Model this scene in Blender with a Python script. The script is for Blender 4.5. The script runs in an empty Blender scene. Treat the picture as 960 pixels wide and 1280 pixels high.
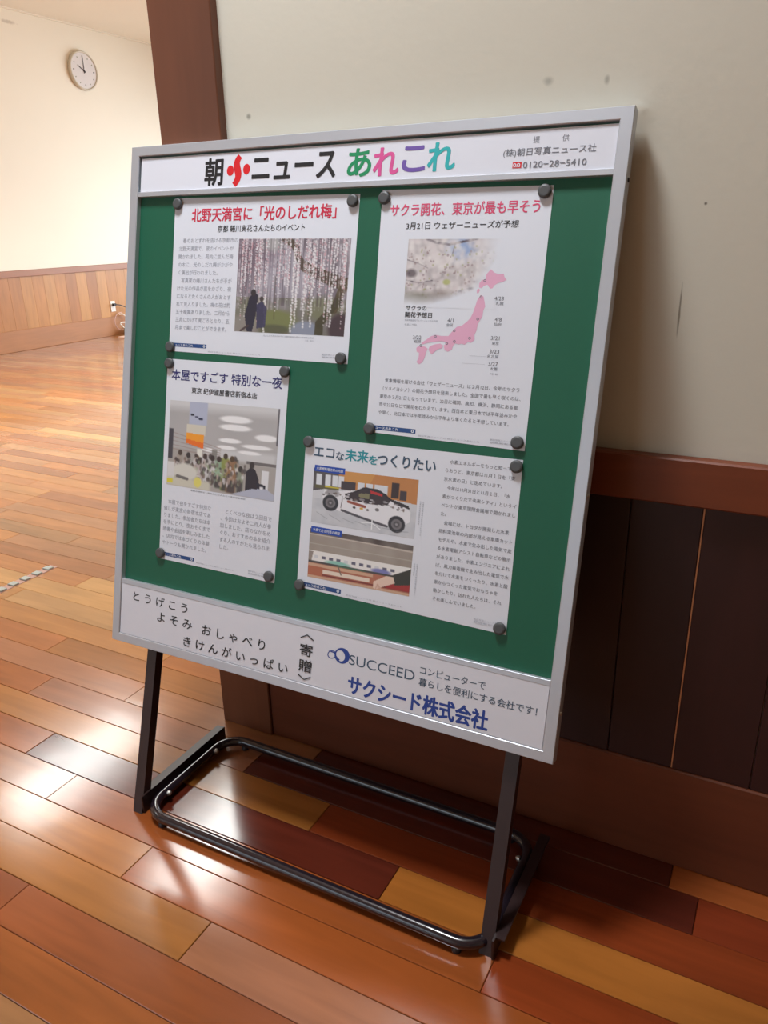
import bpy, math, random
import numpy as np
from mathutils import Vector, Matrix, noise as mnoise
random.seed(7); rng = np.random.default_rng(5)
scene = bpy.context.scene
COL = scene.collection

# ------------------------------------------------------------------ camera
cam = bpy.data.objects.new('camera', bpy.data.cameras.new('camera')); COL.objects.link(cam)
R_ = Vector((0.88475771, 0.4655687, -0.02120326)); U_ = Vector((-0.14404737, 0.31644613, 0.93760984)); F_ = Vector((-0.44323149, 0.82650326, -0.3470421))
m = Matrix((R_, U_, -F_)).transposed().to_4x4(); m.translation = Vector((0, 0, 1.2128))
cam.matrix_world = m
cam.data.sensor_fit = 'VERTICAL'; cam.data.sensor_height = 24.0
cam.data.lens = 971.6 / 1280 * 24.0
cam.data.clip_start = 0.02
scene.camera = cam

# ------------------------------------------------------------------ world, exposure
w = bpy.data.worlds.new('world'); scene.world = w; w.use_nodes = True
w.node_tree.nodes['Background'].inputs[0].default_value = (0.75, 0.85, 1.0, 1)
w.node_tree.nodes['Background'].inputs[1].default_value = 0.6
vs = scene.view_settings
scene.display_settings.display_device = 'sRGB'
vs.view_transform = 'Standard'; vs.look = 'None'; vs.gamma = 1.0; vs.use_curve_mapping = False
vs.exposure = 0.12

# ------------------------------------------------------------------ lights
def area(name, loc, direction, sx, sy, power, col, spread=180):
    l = bpy.data.lights.new(name, 'AREA'); l.shape = 'RECTANGLE'; l.size = sx; l.size_y = sy
    l.energy = power; l.color = col; l.spread = math.radians(spread)
    o = bpy.data.objects.new(name, l); COL.objects.link(o); o.location = loc
    o.rotation_euler = Vector(direction).to_track_quat('-Z', 'Y').to_euler()
    return o
WARM = (0.95, 0.98, 0.95); COOL = (0.92, 0.96, 1.0); DAY = (0.76, 0.90, 1.0)
# ceiling lamps: x, y, length, width, power, colour, where
FIX = [(-1.05, 0.80, 0.40, 0.40, 52, COOL, 'square white ceiling lamp above the notice board'),
       (-5.15, 3.75, 0.50, 1.5, 62, WARM, 'long white ceiling lamp in the middle of the hall'), (-3.45, 3.75, 0.50, 1.5, 46, WARM, 'long white ceiling lamp nearest the column'),
       (-5.15, 7.6, 0.50, 1.5, 14, WARM, 'long white ceiling lamp at the far back corner'), (-3.2, 7.4, 0.50, 1.5, 14, WARM, 'long white ceiling lamp near the far window'),
       (-5.15, 0.0, 0.50, 1.5, 14, WARM, 'long white ceiling lamp nearest the entrance window')]
for fx, fy, fl, fw_, pw, fc, _ in FIX:
    area('ceiling_lamp_light', (fx, fy, 3.235), (0, 0, -1), fl, fw_, pw, fc, 125 if fx < -2 else 170)
# daylight entering through the windows of the far end of the hall and of the side behind the camera
area('hall_window_light', (-4.4, 9.85, 1.35), (-0.62, -1, -0.34), 4.6, 1.9, 150, DAY, 120)
area('entrance_window_light', (-3.2, -3.85, 1.5), (-0.1, 1, -0.30), 3.6, 1.9, 30, DAY, 150)

# ------------------------------------------------------------------ materials
def lin(c):
    return tuple(((x / 255 + 0.055) / 1.055) ** 2.4 if x / 255 > 0.04045 else x / 255 / 12.92 for x in c)
def mat(name, rgb, rough=0.6, metal=0.0, coat=0.0, spec=0.5, var=0.0, vscale=30, bump=0.0, bscale=200):
    m = bpy.data.materials.new(name); m.use_nodes = True; nt = m.node_tree; b = nt.nodes['Principled BSDF']
    c = lin(rgb); b.inputs['Base Color'].default_value = (*c, 1); b.inputs['Roughness'].default_value = rough
    b.inputs['Metallic'].default_value = metal; b.inputs['Coat Weight'].default_value = coat; b.inputs['Specular IOR Level'].default_value = spec
    tc = nt.nodes.new('ShaderNodeTexCoord')
    if var:
        n = nt.nodes.new('ShaderNodeTexNoise'); n.inputs['Scale'].default_value = vscale; n.inputs['Detail'].default_value = 4
        nt.links.new(tc.outputs['Object'], n.inputs['Vector'])
        mr = nt.nodes.new('ShaderNodeMapRange'); mr.inputs['To Min'].default_value = 1 - var; mr.inputs['To Max'].default_value = 1 + var
        nt.links.new(n.outputs['Fac'], mr.inputs['Value'])
        mx = nt.nodes.new('ShaderNodeVectorMath'); mx.operation = 'SCALE'; mx.inputs[0].default_value = c
        nt.links.new(mr.outputs[0], mx.inputs['Scale']); nt.links.new(mx.outputs[0], b.inputs['Base Color'])
    if bump:
        n2 = nt.nodes.new('ShaderNodeTexNoise'); n2.inputs['Scale'].default_value = bscale; nt.links.new(tc.outputs['Object'], n2.inputs['Vector'])
        bp = nt.nodes.new('ShaderNodeBump'); bp.inputs['Strength'].default_value = bump; bp.inputs['Distance'].default_value = 0.002
        nt.links.new(n2.outputs['Fac'], bp.inputs['Height']); nt.links.new(bp.outputs['Normal'], b.inputs['Normal'])
    return m

def wood(name, src, axis='X', rough=0.3, coat=0.0, base=(1, 1, 1), contrast=0.35, bump=0.15, wave=0.0, spec=0.5):
    """src: 'object' reads the object's own colour, 'attr' the tint attribute of the mesh, None the base colour."""
    m = bpy.data.materials.new(name); m.use_nodes = True; nt = m.node_tree; L = nt.links; b = nt.nodes['Principled BSDF']
    tc = nt.nodes.new('ShaderNodeTexCoord'); oi = nt.nodes.new('ShaderNodeObjectInfo')
    off = nt.nodes.new('ShaderNodeVectorMath'); off.operation = 'SCALE'; off.inputs[0].default_value = (17.3, 41.1, 29.7)
    L.new(oi.outputs['Random'], off.inputs['Scale'])
    ad = nt.nodes.new('ShaderNodeVectorMath'); ad.operation = 'ADD'; L.new(tc.outputs['Object'], ad.inputs[0]); L.new(off.outputs[0], ad.inputs[1])
    mp = nt.nodes.new('ShaderNodeMapping'); L.new(ad.outputs[0], mp.inputs['Vector'])
    mp.inputs['Scale'].default_value = {'X': (2.2, 26, 26), 'Y': (26, 2.2, 26), 'Z': (26, 26, 2.2)}[axis]
    n = nt.nodes.new('ShaderNodeTexNoise'); n.inputs['Scale'].default_value = 1.0; n.inputs['Detail'].default_value = 6; n.inputs['Distortion'].default_value = 1.2
    L.new(mp.outputs[0], n.inputs['Vector'])
    mp2 = nt.nodes.new('ShaderNodeMapping'); L.new(ad.outputs[0], mp2.inputs['Vector'])
    mp2.inputs['Scale'].default_value = {'X': (3, 9, 9), 'Y': (9, 3, 9), 'Z': (9, 9, 3)}[axis]
    n3 = nt.nodes.new('ShaderNodeTexNoise'); n3.inputs['Scale'].default_value = 1.0; n3.inputs['Detail'].default_value = 2; L.new(mp2.outputs[0], n3.inputs['Vector'])
    a1 = nt.nodes.new('ShaderNodeMath'); a1.operation = 'ADD'; L.new(n.outputs['Fac'], a1.inputs[0]); L.new(n3.outputs['Fac'], a1.inputs[1])
    mr = nt.nodes.new('ShaderNodeMapRange'); mr.inputs['From Min'].default_value = 0.6; mr.inputs['From Max'].default_value = 1.4
    mr.inputs['To Min'].default_value = 1 - contrast; mr.inputs['To Max'].default_value = 1 + contrast
    L.new(a1.outputs[0], mr.inputs['Value'])
    sc = nt.nodes.new('ShaderNodeVectorMath'); sc.operation = 'SCALE'; L.new(mr.outputs[0], sc.inputs['Scale'])
    if src == 'object': L.new(oi.outputs['Color'], sc.inputs[0])
    elif src == 'attr':
        at = nt.nodes.new('ShaderNodeAttribute'); at.attribute_name = 'tint'; L.new(at.outputs['Color'], sc.inputs[0])
    else: sc.inputs[0].default_value = lin(base)
    L.new(sc.outputs[0], b.inputs['Base Color'])
    b.inputs['Roughness'].default_value = rough; b.inputs['Coat Weight'].default_value = coat; b.inputs['Coat Roughness'].default_value = 0.12
    b.inputs['Specular IOR Level'].default_value = spec
    bp = nt.nodes.new('ShaderNodeBump'); bp.inputs['Strength'].default_value = bump; bp.inputs['Distance'].default_value = 0.0006
    L.new(n.outputs['Fac'], bp.inputs['Height'])
    if wave:
        n4 = nt.nodes.new('ShaderNodeTexNoise'); n4.inputs['Scale'].default_value = 9; n4.inputs['Detail'].default_value = 1; L.new(ad.outputs[0], n4.inputs['Vector'])
        b2 = nt.nodes.new('ShaderNodeBump'); b2.inputs['Strength'].default_value = wave; b2.inputs['Distance'].default_value = 0.004
        L.new(n4.outputs['Fac'], b2.inputs['Height']); L.new(bp.outputs['Normal'], b2.inputs['Normal']); L.new(b2.outputs['Normal'], b.inputs['Normal'])
        L.new(b2.outputs['Normal'], b.inputs['Coat Normal'])
    else: L.new(bp.outputs['Normal'], b.inputs['Normal'])
    return m

def plaster(name, rgb, marks=()):
    """painted wall; marks = (centre, (rx,ry,rz), colour, strength) small scuffs and stains of their own shape"""
    m = mat(name, rgb, rough=0.75, var=0.02, vscale=2.2, bump=0.12, bscale=90, spec=0.3); nt = m.node_tree; L = nt.links; b = nt.nodes['Principled BSDF']
    src = b.inputs['Base Color'].links[0].from_socket
    ge = nt.nodes.new('ShaderNodeNewGeometry')
    ns = nt.nodes.new('ShaderNodeTexNoise'); ns.inputs['Scale'].default_value = 40; L.new(ge.outputs['Position'], ns.inputs['Vector'])
    for c, r, col, st in marks:
        su = nt.nodes.new('ShaderNodeVectorMath'); su.operation = 'SUBTRACT'; L.new(ge.outputs['Position'], su.inputs[0]); su.inputs[1].default_value = c
        dv = nt.nodes.new('ShaderNodeVectorMath'); dv.operation = 'DIVIDE'; L.new(su.outputs[0], dv.inputs[0]); dv.inputs[1].default_value = r
        le = nt.nodes.new('ShaderNodeVectorMath'); le.operation = 'LENGTH'; L.new(dv.outputs[0], le.inputs[0])
        ad = nt.nodes.new('ShaderNodeMath'); ad.operation = 'ADD'; L.new(le.outputs['Value'], ad.inputs[0]); L.new(ns.outputs['Fac'], ad.inputs[1])
        mr = nt.nodes.new('ShaderNodeMapRange'); mr.inputs['From Min'].default_value = 0.9; mr.inputs['From Max'].default_value = 1.6
        mr.inputs['To Min'].default_value = st; mr.inputs['To Max'].default_value = 0; L.new(ad.outputs[0], mr.inputs['Value'])
        mx = nt.nodes.new('ShaderNodeMix'); mx.data_type = 'RGBA'; L.new(mr.outputs[0], mx.inputs[0]); L.new(src, mx.inputs[6]); mx.inputs[7].default_value = (*lin(col), 1)
        src = mx.outputs[2]
    L.new(src, b.inputs['Base Color'])
    return m

M = {}
M['alu'] = mat('brushed_aluminium', (196, 200, 208), rough=0.44, metal=0.6, bump=0.03, bscale=400)
M['green'] = mat('green_steel_sheet', (10, 92, 66), rough=0.55, var=0.04, vscale=120, bump=0.05, bscale=900)
M['white'] = mat('white_plastic_sheet', (222, 224, 234), rough=0.35)
M['paper'] = mat('white_paper', (222, 226, 236), rough=0.5, bump=0.02, bscale=20)
M['magnet'] = mat('grey_magnet', (78, 80, 82), rough=0.5)
M['black'] = mat('black_print', (28, 28, 32), rough=0.5)
M['ink'] = mat('grey_print', (116, 118, 128), rough=0.6)
M['inkl'] = mat('pale_grey_print', (164, 168, 180), rough=0.6)
M['red'] = mat('red_print', (214, 24, 34), rough=0.5)
M['crimson'] = mat('crimson_print', (205, 40, 72), rough=0.5)
M['rose'] = mat('rose_print', (218, 76, 116), rough=0.5)
M['pgreen'] = mat('green_print', (20, 140, 90), rough=0.5)
M['ppink'] = mat('pink_print', (214, 84, 150), rough=0.5)
M['ppurple'] = mat('purple_print', (110, 84, 166), rough=0.5)
M['pteal'] = mat('teal_print', (40, 172, 176), rough=0.5)
M['navy'] = mat('navy_print', (44, 42, 110), rough=0.5)
M['slate'] = mat('slate_print', (58, 84, 108), rough=0.5)
M['teal2'] = mat('blue_green_print', (34, 146, 160), rough=0.5)
M['blue'] = mat('blue_print', (34, 66, 150), rough=0.5)
M['strip'] = mat('strip_blue_print', (28, 72, 132), rough=0.5)
M['tagb'] = mat('tag_blue_print', (26, 72, 172), rough=0.5)
M['map'] = mat('map_pink_print', (226, 172, 200), rough=0.5)
M['leg'] = mat('dark_brown_painted_steel', (46, 28, 28), rough=0.4)
M['tube'] = mat('black_gloss_tube', (34, 26, 34), rough=0.22, coat=0.6)
M['screw'] = mat('zinc_screw', (190, 188, 184), rough=0.35, metal=0.8)
M['cream'] = plaster('cream_plaster', (240, 230, 212), [((-7.505, 5.85, 3.27), (0.03, 0.16, 0.03), (120, 105, 90), 0.8), ((-7.505, 6.25, 3.2), (0.03, 0.1, 0.02), (150, 130, 110), 0.4)])
M['grey_wall'] = plaster('pale_grey_plaster', (218, 213, 198), [
    ((-0.409, 1.341, 1.418), (0.011, 0.02, 0.008), (150, 148, 138), 0.6), ((-0.992, 1.341, 1.411), (0.006, 0.02, 0.006), (130, 126, 112), 0.7),
    ((-0.318, 1.341, 1.412), (0.005, 0.02, 0.008), (150, 146, 132), 0.6), ((-0.157, 1.341, 1.232), (0.003, 0.02, 0.003), (90, 86, 76), 0.9),
    ((-0.178, 1.341, 1.075), (0.0018, 0.02, 0.045), (100, 90, 72), 0.7)])
M['ceil'] = mat('ceiling_board', (238, 228, 210), rough=0.85, var=0.02, vscale=3)
M['column'] = wood('column_wood', None, 'Z', 0.45, 0.0, (112, 66, 44), 0.14, 0.06)
M['dado'] = wood('shade_darkened_panel_wood', 'object', 'Z', 0.5, 0.0, contrast=0.2, bump=0.06)
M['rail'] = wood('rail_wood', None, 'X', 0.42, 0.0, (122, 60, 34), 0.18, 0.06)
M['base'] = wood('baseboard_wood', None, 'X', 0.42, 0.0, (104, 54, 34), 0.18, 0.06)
M['railb'] = wood('hall_rail_wood', None, 'Y', 0.4, 0.0, (150, 92, 52), 0.12, 0.06)
M['baseb'] = wood('hall_baseboard_wood', None, 'Y', 0.4, 0.0, (164, 108, 66), 0.12, 0.06)
M['dadob'] = wood('hall_panel_wood', 'object', 'Z', 0.45, 0.0, contrast=0.16, bump=0.06)
M['plank'] = wood('floor_plank_wood', 'object', 'X', 0.17, 0.35, contrast=0.24, bump=0.10, wave=0.10)
M['plankfar'] = wood('far_floor_plank_wood', 'attr', 'X', 0.17, 0.35, contrast=0.24, bump=0.10, wave=0.10)
M['gap'] = mat('floor_joint_dark', (66, 34, 18), rough=0.8)
M['batten'] = mat('pale_wood_edge', (196, 132, 90), rough=0.5)
M['clock'] = mat('clock_white', (222, 216, 214), rough=0.4)
M['clockrim'] = mat('clock_rim', (206, 196, 178), rough=0.4)
M['dark'] = mat('dark_plastic', (40, 34, 40), rough=0.4)
M['cordw'] = mat('white_cord', (236, 226, 214), rough=0.5)
M['pgrey'] = mat('grey_green_plastic', (138, 140, 120), rough=0.5)
M['stud'] = mat('steel_stud', (170, 178, 176), rough=0.3, metal=0.7)
M['studb'] = mat('mauve_rubber_strip', (176, 136, 122), rough=0.5)
def emit(name, col, s):
    m = bpy.data.materials.new(name); m.use_nodes = True; b = m.node_tree.nodes['Principled BSDF']
    b.inputs['Emission Color'].default_value = (*col, 1); b.inputs['Emission Strength'].default_value = s; return m
M['diff'] = emit('lit_diffuser', WARM, 3.0)
M['lampw'] = mat('lamp_housing', (230, 228, 220), rough=0.5)
# painted pictures: colour from the mesh's own attribute (flat print)
pm = bpy.data.materials.new('printed_picture'); pm.use_nodes = True
a_ = pm.node_tree.nodes.new('ShaderNodeAttribute'); a_.attribute_name = 'print'
pm.node_tree.links.new(a_.outputs['Color'], pm.node_tree.nodes['Principled BSDF'].inputs['Base Color']); pm.node_tree.nodes['Principled BSDF'].inputs['Roughness'].default_value = 0.45
M['print'] = pm

# ------------------------------------------------------------------ object helpers
def tag(o, label=None, cat=None, group=None, kind=None):
    if label: o['label'] = label
    if cat: o['category'] = cat
    if group: o['group'] = group
    if kind: o['kind'] = kind
    return o
def empty(name, loc, label, cat, group=None, kind=None):
    o = bpy.data.objects.new(name, None); COL.objects.link(o); o.location = loc; o.empty_display_size = 0.05
    return tag(o, label, cat, group, kind)
def origin(p):
    v = Vector((0, 0, 0))
    while p is not None: v += p.location; p = p.parent
    return v
class MB:
    """collects geometry in world coordinates, then links it as one mesh object"""
    def __init__(s): s.v = []; s.f = []; s.sm = []
    def add(s, vs, fs, smooth=False):
        k = len(s.v); s.v += [Vector(v) for v in vs]; s.f += [tuple(i + k for i in f) for f in fs]; s.sm += [smooth] * len(fs)
    def hexa(s, p):  # 8 points: bottom 4, top 4
        s.add(p, [(3, 2, 1, 0), (4, 5, 6, 7), (0, 1, 5, 4), (1, 2, 6, 5), (2, 3, 7, 6), (3, 0, 4, 7)])
    def box(s, x0, x1, y0, y1, z0, z1, T=None, c=0.0):
        if c:  # chamfered along the four long edges of the top/front: plain octagonal prism on all three axes kept simple
            return s.cbox(x0, x1, y0, y1, z0, z1, c, T)
        p = [(x0, y0, z0), (x1, y0, z0), (x1, y1, z0), (x0, y1, z0), (x0, y0, z1), (x1, y0, z1), (x1, y1, z1), (x0, y1, z1)]
        s.hexa([T(q) if T else q for q in p])
    def cbox(s, x0, x1, y0, y1, z0, z1, c, T=None):
        # box with every edge chamfered
        cx, cy, cz = (x0 + x1) / 2, (y0 + y1) / 2, (z0 + z1) / 2; hx, hy, hz = (x1 - x0) / 2, (y1 - y0) / 2, (z1 - z0) / 2
        vs = []; idx = {}
        for sx in (-1, 1):
            for sy in (-1, 1):
                for sz in (-1, 1):
                    for a in range(3):
                        h = [hx - c, hy - c, hz - c]; h[a] += c
                        q = (cx + sx * h[0], cy + sy * h[1], cz + sz * h[2]); idx[sx, sy, sz, a] = len(vs); vs.append(T(q) if T else q)
        fs = []
        for a in range(3):
            b, d = (a + 1) % 3, (a + 2) % 3
            for sg in (-1, 1):
                f = []
                for (u, v) in ((-1, -1), (1, -1), (1, 1), (-1, 1)):
                    k = [0, 0, 0]; k[a] = sg; k[b] = u; k[d] = v; f.append(idx[k[0], k[1], k[2], a])
                fs.append(tuple(f) if sg > 0 else tuple(f[::-1]))
            for u in (-1, 1):
                for v in (-1, 1):
                    k1 = [0, 0, 0]; k1[b] = u; k1[d] = v; k2 = list(k1); k1[a] = -1; k2[a] = 1
                    f = (idx[(*k1, b)], idx[(*k2, b)], idx[(*k2, d)], idx[(*k1, d)]); fs.append(f if u * v < 0 else f[::-1])
        for sx in (-1, 1):
            for sy in (-1, 1):
                for sz in (-1, 1):
                    f = (idx[sx, sy, sz, 0], idx[sx, sy, sz, 1], idx[sx, sy, sz, 2]); fs.append(f if sx * sy * sz > 0 else f[::-1])
        s.add(vs, fs)
    def tube(s, pts, r, n=12, closed=False, flat=None):
        pts = [Vector(p) for p in pts]; N = len(pts); rings = []
        up = Vector((0, 0, 1)); prev = None
        for i, p in enumerate(pts):
            a = pts[(i - 1) % N] if (closed or i) else p; b = pts[(i + 1) % N] if (closed or i < N - 1) else p
            t = (b - a).normalized()
            if prev is None:
                x = t.cross(up)
                if x.length < 0.1: x = t.cross(Vector((1, 0, 0)))
                x.normalize()
            else: x = (prev - t * prev.dot(t)).normalized()
            prev = x; y = t.cross(x)
            rings.append([p + r * (math.cos(2 * math.pi * k / n) * x + math.sin(2 * math.pi * k / n) * y) for k in range(n)])
        vs = [q for rg in rings for q in rg]; fs = []
        for i in range(N if closed else N - 1):
            j = (i + 1) % N
            for k in range(n): fs.append((i * n + k, i * n + (k + 1) % n, j * n + (k + 1) % n, j * n + k))
        s.add(vs, fs, True)
        if not closed: s.add(rings[0], [tuple(range(n))[::-1]]); s.add(rings[-1], [tuple(range(n))])
    def disc(s, c, ax, prof, n=28):
        """lathe round axis ax through c; prof = [(radius, height)...]"""
        c = Vector(c); ax = Vector(ax).normalized(); x = ax.orthogonal().normalized(); y = ax.cross(x); vs = []; fs = []
        for r, h in prof:
            for k in range(n): vs.append(c + ax * h + r * (math.cos(2 * math.pi * k / n) * x + math.sin(2 * math.pi * k / n) * y))
        for i in range(len(prof) - 1):
            for k in range(n): fs.append((i * n + k, i * n + (k + 1) % n, (i + 1) * n + (k + 1) % n, (i + 1) * n + k))
        s.add(vs, fs, True)
        s.add(vs[:n], [tuple(range(n))[::-1]]); s.add(vs[-n:], [tuple(range(n))])
    def build(s, name, mt, parent=None, loc=None):
        o0 = origin(parent) if parent is not None else Vector((0, 0, 0)); l = Vector(loc) - o0 if loc is not None else Vector((0, 0, 0))
        me = bpy.data.meshes.new(name); me.from_pydata([v - o0 - l for v in s.v], [], s.f); me.materials.append(mt)
        me.polygons.foreach_set('use_smooth', s.sm); me.update()
        o = bpy.data.objects.new(name, me); COL.objects.link(o); o.location = l
        if parent is not None: o.parent = parent
        return o
def box(name, mt, parent, *a, loc=None, **k):
    b = MB(); b.box(*a, **k); return b.build(name, mt, parent, loc)

# ------------------------------------------------------------------ setting
XB, YW, ZC = -7.505, 1.341, 3.322          # back wall, near right-hand wall, ceiling
YN, YF, XR, XC = -4.0, 10.0, 3.0, -1.199   # wall behind camera, far end of the hall, right end, outer corner of the column
floor = box('floor', M['gap'], None, XB - .1, XR + .1, YN - .1, YF + .1, -0.06, -0.0105); tag(floor, kind='structure')
ceiling = box('ceiling', M['ceil'], None, XB - .1, XR + .1, YN - .1, YF + .1, ZC, ZC + .1); tag(ceiling, kind='structure')
wall_back = box('wall_back', M['cream'], None, XB - .12, XB, YN, YF, -0.0105, ZC); tag(wall_back, kind='structure')
wb = MB(); wb.box(XC + .012, XR, YW, YW + .16, -0.0105, ZC); wall_right = wb.build('wall_right', M['grey_wall']); tag(wall_right, kind='structure')
wl = box('wall_inner', M['cream'], None, XC + .012, XC + .16, YW + .16, YF, -0.0105, ZC); tag(wl, kind='structure')
we = box('wall_east', M['grey_wall'], None, XR, XR + .12, YN, YW + .16, -0.0105, ZC); tag(we, kind='structure')
def window_wall(name, wn, y0, y1, x0, x1, wx0, wx1, z0, z1, inward):
    b = MB(); b.box(x0, wx0, y0, y1, -0.0105, ZC); b.box(wx1, x1, y0, y1, -0.0105, ZC); b.box(wx0, wx1, y0, y1, -0.0105, z0); b.box(wx0, wx1, y0, y1, z1, ZC)
    tag(b.build(name, M['cream']), kind='structure')
    g = MB(); n = 4; ym = (y0 + y1) / 2
    for i in range(n + 1):
        x = wx0 + (wx1 - wx0) * i / n; g.box(x - .03, x + .03, ym - .03, ym + .03, z0, z1)
    g.box(wx0, wx1, ym - .03, ym + .03, z0, z0 + .05); g.box(wx0, wx1, ym - .03, ym + .03, z1 - .05, z1)
    win = g.build(wn, M['alu']); tag(win, kind='structure')
window_wall('wall_far', 'window_1', YF, YF + .16, XB, XC + .16, -6.8, -2.0, 0.35, 2.35, -1)
window_wall('wall_front', 'window_2', YN - .16, YN, XB, XR, -5.0, -1.4, 0.5, 2.5, 1)

# column at the wall's end
cb = MB(); cb.box(XC, -1.047, YW - .020, YW + .20, -0.0, ZC, c=.002)
column = cb.build('trim_1', M['column']); tag(column, kind='structure')

# right wall panelling: rail, boards, baseboard
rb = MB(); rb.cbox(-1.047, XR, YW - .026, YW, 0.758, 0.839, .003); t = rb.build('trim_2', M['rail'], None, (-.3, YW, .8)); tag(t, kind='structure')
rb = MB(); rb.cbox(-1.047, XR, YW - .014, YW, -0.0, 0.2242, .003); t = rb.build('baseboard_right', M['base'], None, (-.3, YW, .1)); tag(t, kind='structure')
DW = 0.121; x = -0.102
edges = [x]
while edges[0] > -1.03: edges.insert(0, edges[0] - DW)
edges[0] = -1.046
while edges[-1] < XR - .2: edges.append(edges[-1] + (0.136 if abs(edges[-1] + .102) < .01 else DW))
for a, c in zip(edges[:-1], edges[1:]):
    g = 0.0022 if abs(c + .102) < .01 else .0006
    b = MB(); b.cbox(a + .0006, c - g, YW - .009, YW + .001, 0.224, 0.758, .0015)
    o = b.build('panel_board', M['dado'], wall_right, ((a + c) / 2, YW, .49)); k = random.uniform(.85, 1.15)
    col = lin((42, 18, 20)) if a < -.11 else lin((54, 24, 23)); o.color = (col[0] * k, col[1] * k, col[2] * k, 1)  # dim light along this wall is put into the boards' dark colour
b = MB(); b.box(-.1041, -.1009, YW - .0072, YW, .224, .758); o = b.build('joint_strip', M['batten'], wall_right, (-.102, YW, .49)); tag(o, 'thin pale strip between two shade-darkened panel boards')

# back wall panelling
rb = MB(); rb.cbox(XB, XB + .026, YN, YF, 0.768, 0.835, .003); t = rb.build('trim_3', M['railb'], None, (XB, 6, .8)); tag(t, kind='structure')
rb = MB(); rb.cbox(XB, XB + .014, YN, YF, -0.0, 0.2237, .003); t = rb.build('baseboard_back', M['baseb'], None, (XB, 6, .1)); tag(t, kind='structure')
rb = MB(); rb.box(XB, XB + .03, YN, YF, ZC - .012, ZC); t = rb.build('trim_4', M['ceil'], None, (XB, 6, 3.3)); tag(t, kind='structure')
tints = [(178, 122, 66), (170, 112, 60), (184, 128, 70), (164, 106, 56), (176, 118, 62)]
y = 3.15
me0 = None
while y < YF - .1:
    if me0 is None:
        b = MB(); b.cbox(XB - .001, XB + .009, y + .0003, y + .1497, .2237, .768, .0010); o = b.build('panel_board', M['dadob'], wall_back, (XB, y + .075, .49)); me0 = o.data
    else:
        o = bpy.data.objects.new('panel_board', me0); COL.objects.link(o); o.parent = wall_back; o.location = (XB, y + .075, .49)
    c = lin(tints[random.randrange(5)]); o.color = (*c, 1); y += .15

# ------------------------------------------------------------------ floor planks
PW = 0.0922; Y0 = 1.3600
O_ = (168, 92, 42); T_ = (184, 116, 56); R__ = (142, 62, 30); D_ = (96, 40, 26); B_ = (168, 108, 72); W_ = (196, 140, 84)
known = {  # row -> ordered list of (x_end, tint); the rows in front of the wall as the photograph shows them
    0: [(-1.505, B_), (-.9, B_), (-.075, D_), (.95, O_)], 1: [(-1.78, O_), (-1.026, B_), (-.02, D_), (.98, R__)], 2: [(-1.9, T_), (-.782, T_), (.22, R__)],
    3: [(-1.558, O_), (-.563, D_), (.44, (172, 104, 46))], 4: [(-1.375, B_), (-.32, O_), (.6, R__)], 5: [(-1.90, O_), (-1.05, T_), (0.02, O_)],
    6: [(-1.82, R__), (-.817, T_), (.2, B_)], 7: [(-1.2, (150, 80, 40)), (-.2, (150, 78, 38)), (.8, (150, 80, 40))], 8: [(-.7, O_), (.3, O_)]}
palette = [(168, 106, 54), (178, 120, 64), (156, 98, 56), (162, 112, 70), (172, 120, 76), (188, 138, 86), (170, 106, 54), (178, 120, 68)]
planks = []
rowmin = int((Y0 - YF) / PW) - 1; rowmax = int((Y0 - YN) / PW) + 1
for k in range(rowmin, rowmax):
    y1 = Y0 - k * PW; y0 = y1 - PW
    if y0 < YN or y1 > YF: continue
    xr = XR if y0 < YW else XC + .012
    ps = known.get(k, [])
    x = XB + random.uniform(-.9, 0) if not ps else None
    if ps:
        # walk back from the first known joint to the back wall
        first = ps[0][0]; xs = []; x = first - random.uniform(.85, 1.05)
        seq = [(x, first, ps[0][1])]
        while x > XB: nx = x - random.uniform(.85, 1.05); seq.insert(0, (nx, x, random.choice(palette))); x = nx
        prev = first
        for e, c in ps[1:]: seq.append((prev, e, c)); prev = e
        x = prev
        while x < xr: nx = x + random.uniform(.85, 1.05); seq.append((x, nx, random.choice(palette))); x = nx
    else:
        seq = []
        while x < xr: nx = x + random.uniform(.85, 1.05); seq.append((x, nx, random.choice(palette))); x = nx
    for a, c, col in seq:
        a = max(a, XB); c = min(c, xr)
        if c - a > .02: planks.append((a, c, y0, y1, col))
def in_view(a, c, y0, y1):
    best = 0
    for i in range(9):
        X = a + (c - a) * i / 8
        d = Vector((X, (y0 + y1) / 2, 0)) - Vector((0, 0, 1.2128)); zz = d.dot(F_)
        if zz > .2:
            u = 480 + 971.6 * d.dot(R_) / zz; v = 640 - 971.6 * d.dot(U_) / zz
            if -20 < u < 980 and 380 < v < 1330 and not (y0 > YW and X > -1.19 * y0 / YW): best = max(best, 1 / d.length)
    return best
scored = sorted(planks, key=lambda q: -in_view(q[0], q[1], q[2], q[3]))
near, far = scored[:290], scored[290:]
def plank_verts(L, wd, y=0):
    g = .0005; c = .0011; h = .010; x0, x1 = -L / 2 + g, L / 2 - g; ya, yb = -wd / 2 + g, wd / 2 - g
    v = [(x0, ya, -h), (x1, ya, -h), (x1, yb, -h), (x0, yb, -h), (x0, ya, -c), (x1, ya, -c), (x1, yb, -c), (x0, yb, -c), (x0 + c, ya + c, 0), (x1 - c, ya + c, 0), (x1 - c, yb - c, 0), (x0 + c, yb - c, 0)]
    f = [(0, 1, 5, 4), (1, 2, 6, 5), (2, 3, 7, 6), (3, 0, 4, 7), (4, 5, 9, 8), (5, 6, 10, 9), (6, 7, 11, 10), (7, 4, 8, 11), (8, 9, 10, 11)]
    return v, f
cache = {}
def vary(c, lo=.88, hi=1.12):
    k = random.uniform(lo, hi); r, g, b = lin(c); k *= .86; return (r * k, g * k * random.uniform(.93, 1.07), b * k * random.uniform(.9, 1.1))
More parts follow.
